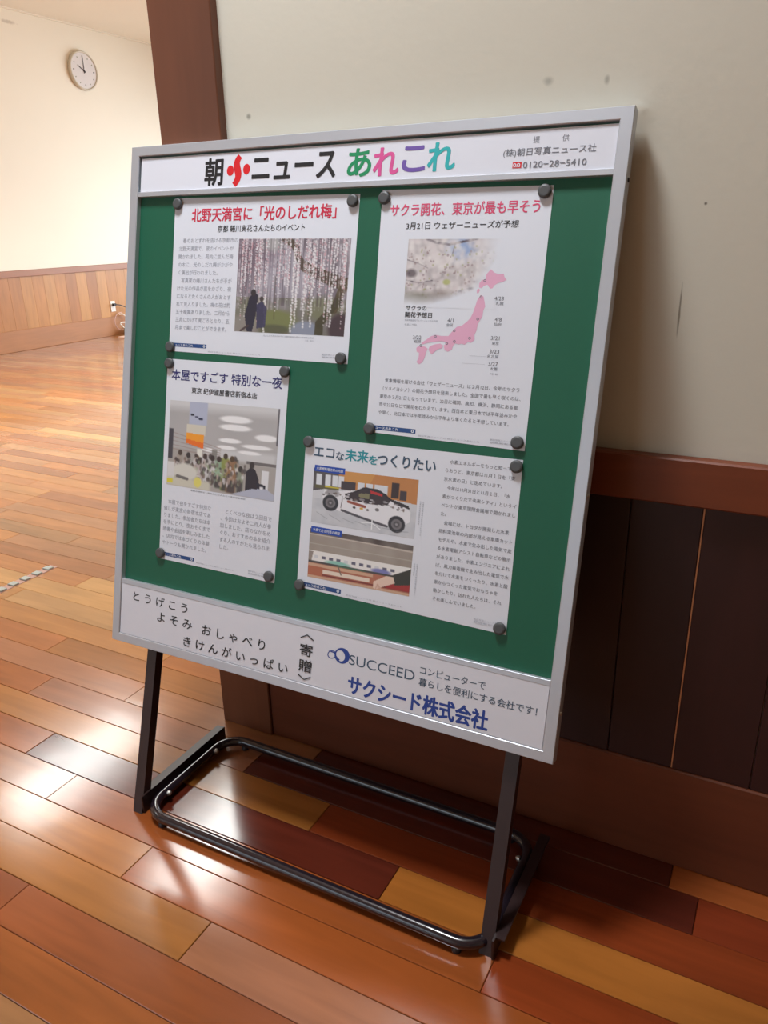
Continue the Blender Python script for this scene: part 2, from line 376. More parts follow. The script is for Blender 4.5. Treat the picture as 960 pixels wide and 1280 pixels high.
for a, c, y0, y1, col in near:
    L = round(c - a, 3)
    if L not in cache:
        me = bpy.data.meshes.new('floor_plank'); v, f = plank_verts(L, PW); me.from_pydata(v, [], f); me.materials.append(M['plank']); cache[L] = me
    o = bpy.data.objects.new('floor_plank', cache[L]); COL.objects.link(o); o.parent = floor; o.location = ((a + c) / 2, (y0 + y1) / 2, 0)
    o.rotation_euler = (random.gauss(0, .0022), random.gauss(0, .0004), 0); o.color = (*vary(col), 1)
V = []; Fc = []; tint = []
for a, c, y0, y1, col in far:
    v, f = plank_verts(c - a, PW); k = len(V); cx, cy = (a + c) / 2, (y0 + y1) / 2
    t_ = random.gauss(0, .0022); V += [(p[0] + cx, p[1] + cy, p[2] + p[1] * t_) for p in v]; Fc += [tuple(i + k for i in q) for q in f]; tint += [(*vary(col), 1)] * len(v)
me = bpy.data.meshes.new('far_floor_planks'); me.from_pydata(V, [], Fc); me.materials.append(M['plankfar'])
at = me.color_attributes.new('tint', 'FLOAT_COLOR', 'POINT'); at.data.foreach_set('color', np.array(tint, dtype=np.float32).ravel())
o = bpy.data.objects.new('far_floor_planks', me); COL.objects.link(o); o.parent = floor; tag(o, kind='stuff')

# ------------------------------------------------------------------ ceiling lamps (outside the frame; they light the hall)
for fx, fy, fl, fw_, pw, fc, lb in FIX:
    r = empty('ceiling_lamp', (fx, fy, ZC), lb, 'ceiling lamp', 'ceiling lamps along the hall')
    b = MB(); b.box(fx - fl / 2 - .04, fx + fl / 2 + .04, fy - fw_ / 2 - .03, fy + fw_ / 2 + .03, ZC - .06, ZC); b.build('housing', M['lampw'], r)
    b = MB(); b.box(fx - fl / 2, fx + fl / 2, fy - fw_ / 2, fy + fw_ / 2, ZC - .075, ZC - .0602); b.build('diffuser', M['diff'], r)

# ------------------------------------------------------------------ the board: frame of reference (u along the board, v up, n away from the viewer)
BO = Vector((-1.2528, 1.0508, 0.3672)); BE, BT = 0.0107, 0.2401; BWD, BH = 0.99, 1.0322
EX = Vector((math.cos(BE), math.sin(BE), 0)); NB = Vector((-math.sin(BE), math.cos(BE), 0))
UP = Vector((0, 0, math.cos(BT))) + NB * math.sin(BT); NN = NB * math.cos(BT) - Vector((0, 0, math.sin(BT)))
def P(u, v, n=0.0): return BO + EX * u + UP * v + NN * n
def PB_(q): return P(*q)
board = empty('notice_board', (P(.495, 0).x, P(0, 0).y, 0.0), 'aluminium framed green notice board leaning on dark legs in front of the wall', 'notice board')
# frame rails with mitred corners
fw, fh, dp = .0205, .0190, .024
sec = [(0, dp), (0, .0012), (.05, 0), (.93, 0), (1, .0012), (1, .0125), (.30, .0125), (.30, dp)]
def rail(c0, c1, side):
    b = MB(); vs = []
    for end in (0, 1):
        for d, n in sec:
            if side == 'b': u = (d * fw if end == 0 else BWD - d * fw); v = d * fh
            if side == 't': u = (d * fw if end == 0 else BWD - d * fw); v = BH - d * fh
            if side == 'l': v = (d * fh if end == 0 else BH - d * fh); u = d * fw
            if side == 'r': v = (d * fh if end == 0 else BH - d * fh); u = BWD - d * fw
            vs.append(P(u, v, n))
    k = len(sec); fs = [(i, (i + 1) % k, k + (i + 1) % k, k + i) for i in range(k)] + [tuple(range(k)), tuple(range(2 * k - 1, k - 1, -1))]
    b.add(vs, fs); return b.build('frame_rail', M['alu'], board)
for s_ in 'btlr': rail(0, 0, s_)
e = .0004
b = MB(); b.box(fw, BWD - fw, .9355, .9446, .0015, .0112, T=PB_, c=.0004); b.build('divider', M['alu'], board)
b = MB(); b.box(fw, BWD - fw, .1307, .1405, .0015, .0112, T=PB_, c=.0004); b.build('divider', M['alu'], board)
b = MB(); b.box(.0065, BWD - .0065, .0065, BH - .0065, .0112, .0123, T=PB_); b.build('green_panel', M['green'], board)
b = MB(); b.box(.0065, BWD - .0065, .0065, BH - .0065, .0200, .0235, T=PB_); b.build('back_sheet', M['leg'], board)
b = MB(); b.box(fw + .0035, BWD - fw - .001, .9450, BH - fh - .0035, .0048, .0108, T=PB_); head = b.build('header_sign', M['white'], board); tag(head, 'white sign with a bold black, red and rainbow headline')
b = MB(); b.box(fw + .001, BWD - fw - .001, fh + .0008, .1305, .0020, .0108, T=PB_); foot = b.build('footer_sign', M['white'], board); tag(foot, 'white sign with handwriting-like verse and blue sponsor name')
# legs: steel angle running down behind the board to the floor
def BP(x, y, z): return Vector((x, y, z))
tb = -BO.z / math.cos(BT)                   # board-plane distance from the frame's foot to the floor
for u0 in (.0955, .9150):
    b = MB(); w2 = .0125
    vb = tb - .0012; du = .004 if u0 < .5 else .0
    def q_(u, v, n): return P(u, v, n)
    for (ua, ub, na, nb) in ((u0 - w2, u0 + w2, 0, .003), (u0 + w2 - .003, u0 + w2, .003, .022)):
        # upper part behind the frame, lower part bent a little forward to the floor
        top, k0, bt = .96, .0, vb
        b.hexa([q_(ua + du, bt + na * .25, -.002 + na), q_(ub + du, bt + na * .25, -.002 + na), q_(ub + du, bt + nb * .25, -.002 + nb), q_(ua + du, bt + nb * .25, -.002 + nb),
                q_(ua, k0, .0245 + na), q_(ub, k0, .0245 + na), q_(ub, k0, .0245 + nb), q_(ua, k0, .0245 + nb)])
        b.box(ua, ub, k0, top, .0245 + na, .0245 + nb, T=PB_)
    b.build('leg', M['leg'], board)
XL, XRp = -1.136, -.325
for xs, sg in ((XL, -1), (XRp, 1)):
    b = MB(); x0 = xs; x1 = xs + sg * .004
    b.box(min(x0, x1), max(x0, x1), .965, 1.250, 0.001, .044)
    b.box(min(x0, x0 + sg * .020), max(x0, x0 + sg * .020), .975, 1.248, .0405, .0444)
    b.build('side_plate', M['leg'], board)
    for yy in (1.02, 1.185):
        b = MB(); b.disc((xs + sg * .004, yy, .030), (sg, 0, 0), [(.0055, 0), (.0055, .0018), (.003, .0035)], 10)
        b.build('bolt', M['screw'], board)
        b = MB(); b.disc((xs - sg * .022, yy, .024), (-sg, 0, 0), [(.0058, 0), (.0058, .004), (.0035, .0075)], 8); b.build('bolt', M['screw'], board)
# tubular base loop
xa, xb_, ya, yb, rr, zt, tr = XL + .0115, XRp - .0115, .956, 1.248, .055, .020, .0112
pts = []
for cx, cy, a0 in ((xb_ - rr, yb - rr, 0), (xa + rr, yb - rr, 90), (xa + rr, ya + rr, 180), (xb_ - rr, ya + rr, 270)):
    for k in range(9):
        a = math.radians(a0 + k * 11.25); pts.append((cx + rr * math.cos(a), cy + rr * math.sin(a), zt))
b = MB(); b.tube(pts, tr, 16, closed=True); b.build('base_tube', M['tube'], board)
for cx in (xa + .03, xb_ - .03):
    for cy in (ya + .006, yb - .006):
        b = MB(); b.disc((cx + (.02 if cx < -.7 else -.02), cy - (.006 if cy < 1.1 else -.006), 0), (0, 0, 1), [(.009, .0003), (.009, .007), (.007, .0095)], 12); b.build('rubber_foot', M['dark'], board)
# screws in the frame's right edge
for vv in (.085, .45, .93):
    b = MB(); b.disc(P(BWD, vv, .013), EX, [(.0035, 0), (.0035, .0012), (.002, .002)], 10); b.build('edge_screw', M['screw'] if vv < .9 else M['dark'], board)

# ------------------------------------------------------------------ lettering
jobs = []     # (parent, name, material, n, [items])
def letter(parent, name, mt, n, items, label=None): jobs.append((parent, name, mt, n, items, label))
def fit(s, x0, x1, yc, h, bold=0.0): return ('fit', s, x0, x1, yc, h, bold)
def line(s, x0, ytop, size, sx=1.0, bold=0.0): return ('line', s, x0, ytop, size, sx, bold)
def run_jobs():
    tmp = []
    for j in jobs:
        for it in j[4]:
            if it[0] == 'poly': continue
            c = bpy.data.curves.new('t', 'FONT'); c.body = it[1]; c.resolution_u = 4 if it[0] == 'fit' and it[5] > .015 else 2
            o = bpy.data.objects.new('t', c); COL.objects.link(o); tmp.append(o)
    bpy.context.view_layer.update(); dg = bpy.context.evaluated_depsgraph_get(); k = 0
    for parent, name, mt, n, items, label in jobs:
        V = []; Fc = []; lay = 0.0
        for it in items:
            if it[0] == 'poly':
                q = len(V); V += [(p[0], p[1], lay) for p in it[1]]; lay += 1.5e-5
                if len(it) > 2: Fc += [tuple(i + q for i in f) for f in it[2]]
                else: Fc.append(tuple(range(q, q + len(it[1]))))
                continue
            bold_ = it[6]
            o = tmp[k]; k += 1; me = o.evaluated_get(dg).to_mesh()
            co = np.empty(len(me.vertices) * 3); me.vertices.foreach_get('co', co); co = co.reshape(-1, 3)[:, :2]
            fs = [tuple(p.vertices) for p in me.polygons]
            if len(co) == 0: continue
            if it[0] == 'fit':
                _, s, x0, x1, yc, h, bo = it; mn, mx = co.min(0), co.max(0)
                X = x0 + (co[:, 0] - mn[0]) / (mx[0] - mn[0]) * (x1 - x0)
                Y = yc - h / 2 + (co[:, 1] - mn[1]) / (mx[1] - mn[1]) * h
            else:
                _, s, x0, yt, size, sx, bo = it; X = x0 + co[:, 0] * size * sx; Y = yt - size * .85 + co[:, 1] * size
            d = bold_ * (it[5] if it[0] == 'fit' else it[4])   # heavier strokes: the outline repeated a little to every side
            for ax, ay in ([(0, 0)] if bold_ <= 0 else [(d, 0), (-d, 0), (0, d * .8), (0, -d * .8), (d * .7, d * .6), (-d * .7, -d * .6), (d * .7, -d * .6), (-d * .7, d * .6)]):
                q = len(V); V += list(zip(X + ax, Y + ay, [lay] * len(X))); lay += 1.5e-5; Fc += [tuple(i + q for i in f) for f in fs]
            o.evaluated_get(dg).to_mesh_clear()
        b = MB(); b.add([P(x, y, n - z_) for x, y, z_ in V], Fc); ob = b.build(name, mt, parent)
        if label: tag(ob, label)
        if name in ('body_text', 'small_print', 'strip_lettering', 'tag_lettering', 'map_dates', 'map_dots'): tag(ob, kind='stuff')
    for o in tmp: c = o.data; bpy.data.objects.remove(o); bpy.data.curves.remove(c)
def ell(cx, cy, rx, ry, n=24, rot=0): return ('poly', [(cx + rx * math.cos(2 * math.pi * k / n) * math.cos(rot) - ry * math.sin(2 * math.pi * k / n) * math.sin(rot), cy + rx * math.cos(2 * math.pi * k / n) * math.sin(rot) + ry * math.sin(2 * math.pi * k / n) * math.cos(rot)) for k in range(n)])
def ring(cx, cy, rx, ry, ix, iy, ox=0, oy=0, n=36, rot=0):
    v = []; f = []
    for k in range(n):
        a = 2 * math.pi * k / n
        for (X, Y) in ((rx * math.cos(a), ry * math.sin(a)), (ox + ix * math.cos(a), oy + iy * math.sin(a))):
            v.append((cx + X * math.cos(rot) - Y * math.sin(rot), cy + X * math.sin(rot) + Y * math.cos(rot)))
    for k in range(n): j = (k + 1) % n; f.append((2 * k, 2 * j, 2 * j + 1, 2 * k + 1))
    return ('poly', v, f)
def stroke(pts, ws):
    v = []; f = []
    for i, p in enumerate(pts):
        a = pts[max(i - 1, 0)]; c = pts[min(i + 1, len(pts) - 1)]; dx, dy = c[0] - a[0], c[1] - a[1]; l = math.hypot(dx, dy) or 1
        v += [(p[0] - dy / l * ws[i], p[1] + dx / l * ws[i]), (p[0] + dy / l * ws[i], p[1] - dx / l * ws[i])]
        if i: f.append((2 * i - 2, 2 * i - 1, 2 * i + 1, 2 * i))
    return ('poly', v, f)
def rect(x0, y0, x1, y1): return ('poly', [(x0, y0), (x1, y0), (x1, y1), (x0, y1)])
NS = .0045   # lettering lies on the signs
letter(head, 'lettering', M['black'], NS, [fit('朝', .1884, .2308, .976, .049, .028), fit('ニュース', .3008, .4803, .9765, .043, .034)])
def curve_pts(c, n=18):
    out = []
    for k in range(n + 1):
        t = k / n; a = (1 - t) ** 3; b = 3 * t * (1 - t) ** 2; d = 3 * t * t * (1 - t); e_ = t ** 3
        out.append((a * c[0][0] + b * c[1][0] + d * c[2][0] + e_ * c[3][0], a * c[0][1] + b * c[1][1] + d * c[2][1] + e_ * c[3][1]))
    return out
sp = curve_pts([(.2705, 1.0015), (.2500, .982), (.2830, .972), (.2590, .9500)])
letter(head, 'lettering', M['red'], NS, [ell(.2490, .9765, .0082, .0095), ell(.2868, .9775, .0080, .0095), stroke(sp, [.0055 + .0022 * math.sin(k / 18 * math.pi) for k in range(19)])], 'red emblem of a wavy stroke between two dots')
letter(head, 'lettering', M['pgreen'], NS, [fit('あ', .5063, .5517, .9765, .046, .030)])
letter(head, 'lettering', M['ppink'], NS, [fit('れ', .5574, .6052, .9755, .045, .030)])
letter(head, 'lettering', M['ppurple'], NS, [fit('こ', .6131, .6541, .977, .040, .034)])
letter(head, 'lettering', M['pteal'], NS, [fit('れ', .6601, .7083, .978, .044, .030)])
letter(head, 'small_print', M['ink'], NS, [fit('提', .8386, .8490, .9945, .0100), fit('供', .8848, .8951, .9945, .0100), fit('(株)朝日写真ニュース社', .7914, .9387, .9762, .0135, .006), fit('0120−28−5410', .8260, .9264, .9572, .0095, .01)])
letter(head, 'telephone_mark', M['red'], NS, [rect(.8087, .9530, .8235, .9625)])
letter(head, 'telephone_mark', M['white'], NS - .0002, [ring(.8122, .9580, .0028, .0026, .0014, .0013, n=14), ring(.8186, .9580, .0028, .0026, .0014, .0013, n=14), rect(.8100, .9545, .8215, .9552)])
letter(foot, 'lettering', M['black'], .0018, [fit('と  う  げ  こ  う'.replace('  ', ' '), .0557, .2052, .1085, .0205, .010), fit('よ そ み', .1255, .2194, .0765, .0200, .010), fit('お し ゃ べ り', .2466, .4037, .0735, .0210, .010), fit('き け ん が い っ ぱ い', .1994, .4603, .0395, .0210, .010),
    fit('寄', .4850, .5130, .0862, .0235, .016), fit('贈', .4850, .5135, .0550, .0240, .014), stroke([(.4845, .1085), (.4990, .1165), (.5135, .1085)], [.0011] * 3), stroke([(.4845, .0355), (.4990, .0275), (.5135, .0355)], [.0011] * 3)])
letter(foot, 'sponsor_lettering', M['slate'], .0018, [fit('SUCCEED', .5934, .7276, .0897, .0190, .0), fit('コンピューターで', .7371, .8599, .1040, .0140, .004), fit('暮らしを便利にする会社です！', .7366, .9531, .0821, .0150, .004)])
letter(foot, 'sponsor_lettering', M['blue'], .0018, [fit('サクシード株式会社', .5958, .8705, .0425, .0350, .034)])
letter(foot, 'sponsor_emblem', M['blue'], .0018, [ring(.5775, .0930, .0165, .0150, .0095, .0108, -.0035, .0005, rot=.35), ring(.5555, .0905, .0100, .0078, .0080, .0062, 0, 0, rot=.5), stroke([(.5480, .0960), (.5600, .0955), (.5660, .0870), (.5720, .0830)], [.0006, .0012, .0018, .002])], 'dark blue looped infinity emblem')

# ------------------------------------------------------------------ printed pictures, painted point by point onto a grid mesh
class Pic:
    def __init__(s, w_, h_, base):
        s.w, s.h = w_, h_; s.X, s.Y = np.meshgrid(np.linspace(0, 1, w_), np.linspace(0, 1, h_)); s.c = np.zeros((h_, w_, 3)) + np.array(base, float); s.asp = h_ / w_
    def noise(s, fx, fy, seed=0, octv=2):
        out = np.zeros((s.h, s.w)); amp = 1; tot = 0; r = np.random.default_rng(seed)
        for o in range(octv):
            gx, gy = int(fx * 2 ** o) + 2, int(fy * 2 ** o) + 2; g = r.random((gy + 1, gx + 1))
            px, py = s.X * fx * 2 ** o, s.Y * fy * 2 ** o; ix, iy = px.astype(int), py.astype(int); ix = np.minimum(ix, gx - 1); iy = np.minimum(iy, gy - 1); u, v = px - ix, py - iy
            u = u * u * (3 - 2 * u); v = v * v * (3 - 2 * v)
            out += amp * ((g[iy, ix] * (1 - u) + g[iy, ix + 1] * u) * (1 - v) + (g[iy + 1, ix] * (1 - u) + g[iy + 1, ix + 1] * u) * v); tot += amp; amp *= .5
        return out / tot
    def blend(s, mask, col): mask = np.clip(mask, 0, 1)[..., None]; s.c = s.c * (1 - mask) + np.array(col, float) * mask
    def ell(s, cx, cy, rx, ry, col, soft=.15, a=1.0):
        d = np.sqrt(((s.X - cx) / rx) ** 2 + ((s.Y - cy) / ry) ** 2); s.blend(a * np.clip((1 - d) / soft + .5, 0, 1), col)
    def rect(s, x0, y0, x1, y1, col, a=1.0, e_=.004):
        mk = np.clip((s.X - x0) / e_ + .5, 0, 1) * np.clip((x1 - s.X) / e_ + .5, 0, 1) * np.clip((s.Y - y0) / e_ + .5, 0, 1) * np.clip((y1 - s.Y) / e_ + .5, 0, 1); s.blend(mk * a, col)
    def poly(s, pts, col, a=1.0):
        ins = np.zeros_like(s.X, bool); n = len(pts)
        for i in range(n):
            x1, y1 = pts[i]; x2, y2 = pts[(i + 1) % n]
            if y1 == y2: continue
            cnd = ((y1 > s.Y) != (y2 > s.Y)) & (s.X < (x2 - x1) * (s.Y - y1) / (y2 - y1) + x1); ins ^= cnd
        s.blend(ins * a, col)
    def line(s, pts, wd, col, a=1.0, wd2=None):
        n = len(pts)
        for i in range(n - 1):
            (x1, y1), (x2, y2) = pts[i], pts[i + 1]; dx, dy = x2 - x1, (y2 - y1) * s.asp; l2 = dx * dx + dy * dy + 1e-12
            t = np.clip(((s.X - x1) * dx + (s.Y - y1) * s.asp * dy) / l2, 0, 1); d = np.hypot(s.X - x1 - t * dx, (s.Y - y1) * s.asp - t * dy)
            ww = wd if wd2 is None else wd + (wd2 - wd) * (i + t) / (n - 1); s.blend(a * np.clip((ww - d) / .004 + .5, 0, 1), col)
    def build(s, name, corners, n, parent, label=None):
        tl, tr_, bl, br = [np.array(c) for c in corners]; V = []
        for j in range(s.h):
            y = j / (s.h - 1)
            for i in range(s.w):
                x = i / (s.w - 1); q = (tl * (1 - x) + tr_ * x) * (1 - y) + (bl * (1 - x) + br * x) * y; V.append(P(q[0], q[1], n))
        Fc = [(j * s.w + i, (j + 1) * s.w + i, (j + 1) * s.w + i + 1, j * s.w + i + 1) for j in range(s.h - 1) for i in range(s.w - 1)]
        b = MB(); b.add(V, Fc); o = b.build(name, M['print'], parent)
        c = np.clip(s.c, 0, 255) / 255; c = np.where(c > .04045, ((c + .055) / 1.055) ** 2.4, c / 12.92)
        at = o.data.color_attributes.new('print', 'FLOAT_COLOR', 'POINT'); at.data.foreach_set('color', np.concatenate([c, np.ones((s.h, s.w, 1))], 2).astype(np.float32).ravel())
        if label: tag(o, label)
        return o
PAPER = (222, 226, 236)
def pic_plum():
    p = Pic(190, 134, (118, 108, 118)); r = np.random.default_rng(3)
    p.blend(p.noise(5, 4, 1), (146, 138, 146)); p.ell(.45, .38, .32, .34, (172, 168, 180), .9, .8); p.ell(.08, .12, .25, .3, (98, 78, 92), .8, .7); p.ell(.32, .05, .1, .08, (190, 196, 190), .9, .6)
    p.blend((p.Y > .62) * p.noise(9, 7, 4) * 1.1, (112, 112, 92)); p.ell(.38, .88, .19, .13, (118, 124, 72), .4, .85); p.ell(.37, .96, .16, .05, (84, 84, 66), .5, .8)
    p.ell(.66, .97, .14, .11, (138, 146, 166), .3, .9); p.ell(.1, .93, .14, .12, (150, 142, 138), .5, .7); p.ell(.8, .72, .16, .12, (120, 124, 88), .6, .6)
    for x0, a_ in ((.17, .8), (.36, .5), (.67, .5)): p.line([(x0, .4), (x0 + .01, .85)], .005, (80, 70, 58), a_)
    p.line([(.43, .0), (.52, .07), (.56, .2), (.63, .31)], .03, (78, 66, 52), .95, .026); p.line([(.62, .29), (.74, .36), (.86, .42), (.99, .47)], .040, (76, 60, 48), .95, .05)
    p.line([(.97, .45), (.93, .62), (.9, .72)], .034, (84, 72, 50), .95); p.line([(.93, .64), (.84, .78), (.78, .88), (.78, 1.0)], .028, (70, 64, 44), .95, .038); p.ell(.96, .92, .1, .16, (66, 48, 54), .4, .9)
    st_ = p.noise(95, 3, 21, 1); st2 = p.noise(60, 60, 22, 1); p.blend(np.clip((st_ - .5) * 2.2, 0, 1) * np.clip(st2 * 1.3, 0, 1) * (p.Y < .75), (204, 198, 206)); p.blend(np.clip((.42 - st_) * 1.6, 0, 1) * (p.Y < .7), (84, 72, 82))
    # beads on hanging strings
    for k in range(84):
        x = r.random(); y1 = .35 + .6 * r.random() if r.random() < .6 else .5; dens = int(34 * (.5 + r.random())); br = .7 + .3 * r.random()
        for y_ in np.linspace(0, y1, dens):
            if r.random() < .75:
                cc = (226, 222, 226) if r.random() < .7 else (206, 164, 172); p_ = .0035 + .003 * r.random()
                ix0 = int((x - .01) * p.w); ix1 = int((x + .02) * p.w) + 2; iy0 = int((y_ - .015) * p.h); iy1 = int((y_ + .02) * p.h) + 2
                ix0, iy0 = max(ix0, 0), max(iy0, 0); sl = (slice(iy0, iy1), slice(ix0, ix1)); X, Y = p.X[sl], p.Y[sl]
                if X.size == 0: continue
                d = np.hypot(X - x, (Y - y_) * p.asp); mk = np.clip((p_ - d) / .004 + .5, 0, 1)[..., None] * br; p.c[sl] = p.c[sl] * (1 - mk) + np.array(cc) * mk
    for x, y0, y1 in ((.28, .6, .99), (.525, .1, .99), (.56, .2, .93), (.63, .5, .93), (.7, .1, .93), (.87, .0, .9)):
        for y_ in np.arange(y0, y1, .03): p.ell(x + .004 * r.standard_normal(), y_, .009, .013, (230, 228, 230), .6, .85)
    p.poly([(.13, .62), (.17, .57), (.21, .6), (.2, .8), (.17, 1), (.12, 1), (.09, .82)], (46, 42, 58)); p.ell(.165, .575, .025, .035, (56, 50, 54), .2)
    p.poly([(.2, .7), (.25, .66), (.3, .74), (.29, .94), (.21, .96)], (58, 54, 86), .9); p.ell(.245, .64, .018, .028, (70, 60, 60), .3); p.line([(.06, .99), (.13, .93)], .008, (70, 54, 56))
    return p
def pic_store():
    p = Pic(180, 122, (176, 173, 174)); r = np.random.default_rng(8)
    p.blend((p.Y < .55) * (.55 - p.Y) * .6, (150, 148, 150)); p.blend(p.noise(5, 3, 2) * .3, (196, 194, 194)); p.blend(np.clip((.14 - p.Y) / .1, 0, 1), (206, 206, 208))
    p.rect(0, .55, 1, 1, (168, 162, 158), 1, .03); p.rect(.35, .5, 1, .62, (206, 206, 208), .9, .05)
    for x, y, a, b_ in ((.62, .16, .14, .04), (.62, .25, .14, .035), (.58, .4, .1, .026), (.55, .48, .09, .022), (.9, .33, .1, .036), (.82, .44, .13, .024), (.76, .51, .1, .02), (.4, .53, .07, .02)): p.ell(x, y, a, b_, (238, 238, 240), .35)
    for k in range(5): p.line([(0, .36 + .05 * k), (.5, .5 + .025 * k)], .003, (150, 128, 122), .7)
    p.rect(.0, .33, .045, .68, (70, 66, 74)); p.rect(.19, .0, .36, .26, (176, 182, 204), 1, .01); p.rect(.17, .26, .35, .38, (212, 206, 190), .9)
    p.poly([(.17, .36), (.34, .37), (.34, .53), (.17, .48)], (240, 156, 40)); p.poly([(.17, .43), (.34, .46), (.34, .53), (.17, .48)], (232, 112, 26)); p.ell(.22, .15, .018, .014, (40, 40, 60)); p.ell(.26, .17, .016, .01, (60, 60, 90)); p.ell(.3, .19, .022, .014, (50, 54, 80))
    p.rect(.28, .53, .33, .7, (226, 224, 216)); p.rect(.42, .52, .47, .68, (120, 116, 110), .8); p.rect(.63, .6, .67, .8, (110, 112, 106)); p.rect(.74, .6, 1, .63, (110, 104, 104)); p.rect(.88, .68, .94, .9, (222, 222, 226))
    for k in range(120):
        x = .08 + .62 * r.random(); y_ = .66 + .07 * r.standard_normal() * .6 + .12 * r.random(); cc = [(60, 46, 44), (110, 90, 70), (196, 190, 186), (170, 150, 140), (74, 62, 60)][r.integers(5)]; p.ell(x, y_, .012 + .01 * r.random(), .02 + .02 * r.random(), cc, .4, .85)
    for x, y0, y1, wd, cc, hc in ((.36, .63, .9, .03, (208, 206, 210), (70, 52, 48)), (.43, .64, .92, .03, (206, 204, 204), (60, 46, 44)), (.49, .64, .95, .035, (150, 178, 150), (66, 50, 46)), (.55, .6, .97, .035, (140, 150, 76), (70, 54, 42)), (.61, .62, .98, .045, (150, 112, 80), (84, 64, 44)), (.69, .72, .97, .03, (140, 146, 128), (60, 52, 48)), (.3, .7, .9, .025, (190, 176, 176), (66, 54, 50)), (.2, .64, .85, .03, (170, 176, 170), (58, 48, 46)), (.12, .62, .84, .03, (160, 150, 140), (74, 60, 52))):
        p.rect(x - wd, y0, x + wd, y1, cc, .9, .02); p.ell(x, y0 - .02, .02, .034, hc, .3)
        if y1 > .9: p.rect(x - wd * .8, y1 - .14, x + wd * .8, y1, (66, 58, 62), .85, .02)
    for k in range(170):
        x = .05 + .68 * r.random(); y_ = .66 + .26 * r.random(); cc = [(216, 212, 214), (120, 104, 96), (70, 60, 60), (180, 160, 150), (150, 160, 130), (90, 78, 72)][r.integers(6)]; p.ell(x, y_, .006 + .012 * r.random(), .01 + .03 * r.random(), cc, .5, .75)
    p.poly([(.74, .72), (.78, .66), (.82, .68), (.86, .8), (.83, 1), (.74, .98)], (44, 36, 44)); p.ell(.79, .64, .022, .036, (56, 46, 46), .3)
    p.poly([(.84, .82), (.92, .84), (.92, .94), (.85, .94)], (40, 38, 50)); p.rect(.87, .86, .9, .92, (226, 226, 230)); p.poly([(.66, .97), (.8, .9), (.93, .88), (1, .93), (1, 1), (.6, 1)], (178, 182, 200))
    p.ell(.17, .82, .13, .1, (210, 208, 200), .3); p.rect(.0, .72, .07, .92, (214, 212, 212)); p.rect(0, .9, .42, 1, (206, 202, 186), .95, .03); p.rect(.0, .92, .06, .97, (216, 204, 62)); p.ell(.3, .92, .035, .06, (222, 212, 110), .3); p.line([(.1, .88), (.2, .9)], .012, (110, 106, 104))
    p.rect(.985, .0, 1, .4, (96, 92, 98))
    return p
def pic_car():
    p = Pic(190, 110, (204, 206, 212)); p.poly([(.2, 0), (1, 0), (1, .42), (.15, .3)], (190, 128, 72)); p.poly([(.3, 0), (.6, 0), (.55, .2), (.3, .18)], (206, 150, 80), .8); p.poly([(0, .0), (.25, 0), (.25, .3), (0, .42)], (84, 78, 82))
    for x in (.03, .12, .19, .25): p.rect(x, .1, x + .055, .3, (220, 224, 232))
    p.rect(.02, .3, .26, .36, (96, 90, 60)); p.rect(.12, .31, .26, .33, (214, 196, 60)); p.rect(.28, .18, .42, .33, (66, 56, 60))
    for x in (.44, .52, .6, .66): p.rect(x, .17, x + .065, .33, (214, 218, 226))
    p.rect(.76, .1, .83, .36, (56, 40, 40)); p.rect(.84, .22, .9, .38, (64, 54, 58)); p.blend((p.Y > .55) * p.noise(16, 9, 5) * .5, (168, 172, 182))
    p.poly([(.1, .5), (.12, .38), (.3, .36), (.46, .3), (.72, .36), (.86, .44), (.95, .56), (.95, .72), (.88, .84), (.74, .84), (.3, .73), (.14, .66)], (228, 228, 234))
    p.poly([(.42, .33), (.5, .24), (.62, .24), (.72, .32), (.76, .42), (.73, .5), (.6, .52), (.34, .5), (.32, .4)], (58, 46, 50)); p.poly([(.56, .28), (.68, .32), (.68, .36), (.57, .33)], (190, 44, 44)); p.line([(.42, .34), (.52, .25), (.66, .28), (.78, .42), (.93, .5)], .008, (40, 34, 38))
    p.poly([(.46, .36), (.56, .34), (.56, .44), (.46, .42)], (128, 124, 92)); p.poly([(.76, .38), (.93, .46), (.93, .5), (.8, .47)], (48, 42, 46)); p.line([(.36, .53), (.52, .58)], .014, (150, 78, 62))
    p.ell(.42, .62, .014, .02, (60, 50, 50)); p.ell(.49, .62, .018, .02, (212, 170, 60)); p.ell(.55, .63, .013, .02, (90, 80, 80)); p.ell(.64, .6, .02, .03, (120, 116, 118))
    p.line([(.3, .7), (.5, .78), (.74, .86)], .012, (78, 76, 84)); p.line([(.3, .5), (.29, .66)], .004, (110, 106, 110)); p.ell(.2, .42, .07, .07, (130, 126, 128), .3, .7)
    r = np.random.default_rng(31)
    for k in range(60):
        x = .1 + .8 * r.random(); y_ = .36 + .1 * r.random() + .12 * x; p.ell(x, y_, .006 + .012 * r.random(), .008 + .014 * r.random(), [(60, 54, 58), (150, 146, 150), (216, 216, 222), (110, 96, 90)][r.integers(4)], .4, .8)
    for cx, cy in ((.185, .6), (.83, .8)): p.ell(cx, cy, .078, .145, (44, 42, 48), .08); p.ell(cx, cy, .05, .09, (116, 112, 116), .12); p.ell(cx, cy, .03, .055, (86, 82, 86), .2); p.ell(cx, cy, .012, .02, (150, 146, 150), .3)
    for k in range(7): p.line([(.05 + .13 * k, .8 + .02 * k), (.16 + .13 * k, .9)], .003, (120, 124, 134), .5)
    p.line([(.5, .86), (.6, .84), (.68, .93)], .004, (236, 238, 242)); p.line([(.6, .8), (.6, .95)], .005, (236, 238, 242))
    return p
